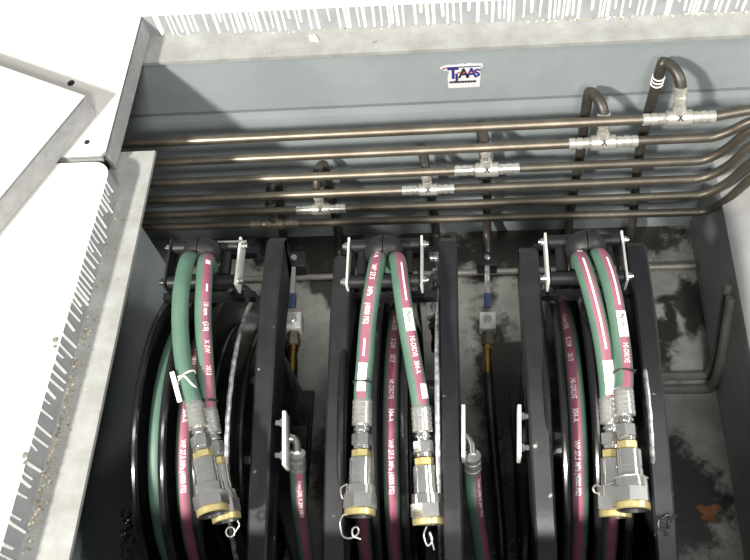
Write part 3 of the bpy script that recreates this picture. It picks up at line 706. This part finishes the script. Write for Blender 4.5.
valve('lever valve with black hose standing in the gap between centre and right reels', pz(487, 263, -.40), pz(488, 374, -.40), hose_to=[pz(490, 400, -.41), pz(494, 450, -.43), pz(500, 520, -.45), pz(503, 575, -.47)])
valve('lever valve in the gap between left and centre reels', pz(296, 264, -.25), pz(292, 374, -.25), hose_to=[pz(289, 400, -.28), pz(286, 440, -.34)])
valve('lever valve squeezed beside the right arm of the centre reel', pz(436, 262, -.17), pz(437, 352, -.185), blk=False)
# chrome elbow union by the centre reel mouth
e = empty('elbow_union', pz(434, 262, -.10)); p = pz(430, 258, -.10)
mb = MB(); mb.lathe(p, X_, [(0, .005), (.006, .005), (.0065, .0072), (.013, .0072), (.0135, .006), (.016, .006)], 'chrome', 16); mb.build('hex_nut', e)
mb = MB(); q = pz(437, 258, -.10); mb.tube(smooth_path([q + V((-.003, 0, 0)), q + V((.002, 0, 0)), q + V((.004, -.006, -.002)), q + V((.004, -.022, -.008))], 6), .0058, 'chrome', 14); mb.lathe(pz(436, 272, -.105), -Y_, [(0, .006), (.002, .0075), (.010, .0075), (.012, .006)], 'chrome', flats=6); mb.build('elbow', e)
tag(e, 'shiny chrome elbow union at the right end of the centre roller mouth', 'fitting')
# long bolt standing across the left mouth
mb = MB(); p = V((cL.x + .018, cL.y + .0255, cL.z + .011)); mb.lathe(p, X_, [(0, .0015), (.038, .0015)], 'chrome', 8); tag(mb.build('retaining_pin'), 'thin bright pin along the back roller of the left reel mouth', 'pin')

# ================================================================== INLET HOSES AND THEIR BRACKETS ON THE ARMS
def inlet(label, plate_a, plate_b, side, elbow_px, hose_px, with_hose=True, bolts=True, z=-.095, stripe=.9):
    a, b = pz(*plate_a, z), pz(*plate_b, z); c = (a + b) / 2
    e = empty('arm_bracket', c)
    mb = MB(); d = (a - b).normalized(); mb.obox(c, d.cross(Z_).normalized(), d, Z_, .0045, (a - b).length, .026, 'bracket', .0008); mb.build('plate', e)
    if bolts:
        for t in (.2, .8):
            p = a.lerp(b, t) + V((-side * .002, 0, .006)); mb = MB()
            mb.lathe(p, X_ * (-side), [(0, .005), (.0035, .005), (.004, .0032), (.009, .0032)], 'chrome', flats=6); mb.build('bolt', e)
    tag(e, label, 'bracket', 'brackets on the guide arms')
    if with_hose:
        return c
inlet('pale bracket with two bolts on the arm of the left reel', (286, 414), (286, 468), 1, None, None)
inlet('pale bracket on the right arm of the centre reel', (463.5, 408), (463.5, 460), 1, None, None, bolts=False)
inlet('pale bracket with two bolts on the left arm of the right reel', (519, 408), (519, 460), -1, None, None)
inlet('narrow pale bracket inside the right arm of the centre reel', (441, 410), (440, 458), -1, None, None, bolts=False, z=-.12)
def inlet_hose(label, el, hs, stripe_a, z):
    p0, p1, p2 = [pz(*q, z) for q in el]
    e = empty('inlet_hose', p0)
    mb = MB(); mb.tube(smooth_path([p0 + V((-.006, 0, 0)), p0, p1, p2 + (p1 - p2) * .1], 6), .0050, 'chrome', 14); mb.build('elbow', e)
    pts = [p2] + [pz(*q) for q in hs]; d = (pts[1] - pts[0]).normalized()
    mb = MB(); mb.lathe(p2 - d * .002, d, [(0, .0065), (.001, .0105), (.006, .0105), (.0065, .0098), (.009, .0098), (.0095, .0106), (.018, .0106), (.0185, .0098), (.021, .0098), (.0215, .0106), (.025, .0106)], 'zinc', 20); mb.build('ferrule', e)
    path = smooth_path(pts, 8); mb = MB(); n0 = V((0, 0, 1)); mb.tube(path, .0098, 'green', 18, n0, ('purple', stripe_a, .55)); mb.build('hose', e, ang=60)
    al = Along(path, n0); mb = MB(); text_on(mb, al, .035, stripe_a, .0098, '10 mm (3/8) X 2W 1013', .0065); mb.build('lettering', e, smooth=False)
    tag(e, label, 'hose', 'inlet hoses below the arm brackets')
inlet_hose('green hose with chrome elbow below the bracket of the left reel', [(290, 438), (296, 441), (297, 454)], [(298, 478, -.15), (300, 510, -.17), (305, 545, -.20), (309, 580, -.24)], .5, -.12)
inlet_hose('green hose with chrome elbow beside the right arm of the centre reel', [(466, 437), (471, 444), (472, 456)], [(473, 475, -.15), (475, 505, -.17), (480, 540, -.20), (486, 580, -.24)], .75, -.12)

# ================================================================== SMALL THINGS
def chain(name, label, pts, r, mt):
    e = empty(name, pts[0]); path = smooth_path(pts, 6); al = Along(path); n = int(al.len / (r * 2.3))
    for i in range(n):
        s = i * r * 2.3 + r; c = al.at(s, 0, 0); t = (al.at(s + .001, 0, 0) - al.at(max(0, s - .001), 0, 0)).normalized()
        ax = t.orthogonal(); ax = Matrix.Rotation((i % 2) * math.pi / 2 + .4, 3, t) @ ax
        mb = MB(); mb.ring(c, ax, r, r * .36, mt, 18, 8); mb.build('link', e)
    tag(e, label, 'chain')
chain('chain', 'glossy black chain heaped at the foot of the left wall', [pz(128, 511, -.16), pz(124, 519, -.165), pz(131, 525, -.165), pz(123, 533, -.17), pz(130, 541, -.17), pz(122, 549, -.175), pz(129, 558, -.175), pz(123, 568, -.18)], .0052, 'black')
mb = MB(); z = -.108
mb.tube(smooth_path(loop3(pz(664, 524, z), .006, 10, .5), 3), .0016, 'rubber', 6); mb.tube(smooth_path(loop3(pz(668, 519, z), .004, 10, .6), 3), .0016, 'rubber', 6)
mb.tube(smooth_path([pz(656, 517, z), pz(664, 520, z + .004), pz(676, 516, z)], 5), .0018, 'rubber', 6); mb.tube(smooth_path([pz(660, 528, z), pz(667, 530, z + .003), pz(668, 536, z)], 5), .0016, 'rubber', 6)
tag(mb.build('cable_tie'), 'black knotted cable tie on the right arm of the right reel', 'cable tie')

# ================================================================== LIGHT
def area(name, loc, target, size, power, rgb=(1, .96, .88), sy=None):
    l = bpy.data.lights.new(name, 'AREA'); l.energy = power; l.color = rgb; l.size = size
    if sy: l.shape = 'RECTANGLE'; l.size_y = sy
    o = bpy.data.objects.new(name, l); col.objects.link(o); o.location = loc
    o.rotation_euler = (V(target) - V(loc)).to_track_quat('-Z', 'Y').to_euler(); return o
area('workshop_lamp', (-2.1, -1.9, 2.85), (0, .4, -.1), .3, 300)
area('ceiling_lamp', (2.6, .3, 1.9), (0, .4, -.2), 1.0, 52, (1, .98, .94), .3)
area('strip_lamp', (.45, -2.1, 2.8), (0, .5, -.3), .8, 75, (1, .98, .95), .4)
area('overhead_lamp', (.55, -.3, 3.0), (.3, .0, 0), 1.3, 19, (1, .98, .95), .35)
w = bpy.data.worlds.new('World'); sc.world = w; w.use_nodes = True
w.node_tree.nodes['Background'].inputs['Color'].default_value = (.80, .86, .90, 1); w.node_tree.nodes['Background'].inputs['Strength'].default_value = .19

# ================================================================== CAMERA
cam = bpy.data.cameras.new('Camera'); co = bpy.data.objects.new('Camera', cam); col.objects.link(co)
cam.sensor_fit = 'HORIZONTAL'; cam.sensor_width = 36; cam.lens = FPX * 36 / 750; cam.clip_start = .01
rx = V((d1.x, d2.x, d3.x)); up = -V((d1.y, d2.y, d3.y)); bk = -V((d1.z, d2.z, d3.z))
mw = Matrix((rx, up, bk)).transposed().to_4x4(); mw.translation = V((0, 0, CAMH)); co.matrix_world = mw
sc.camera = co
vs_ = sc.view_settings; vs_.view_transform = 'Standard'; vs_.look = 'None'; vs_.gamma = 1; vs_.use_curve_mapping = False; vs_.exposure = 0.4
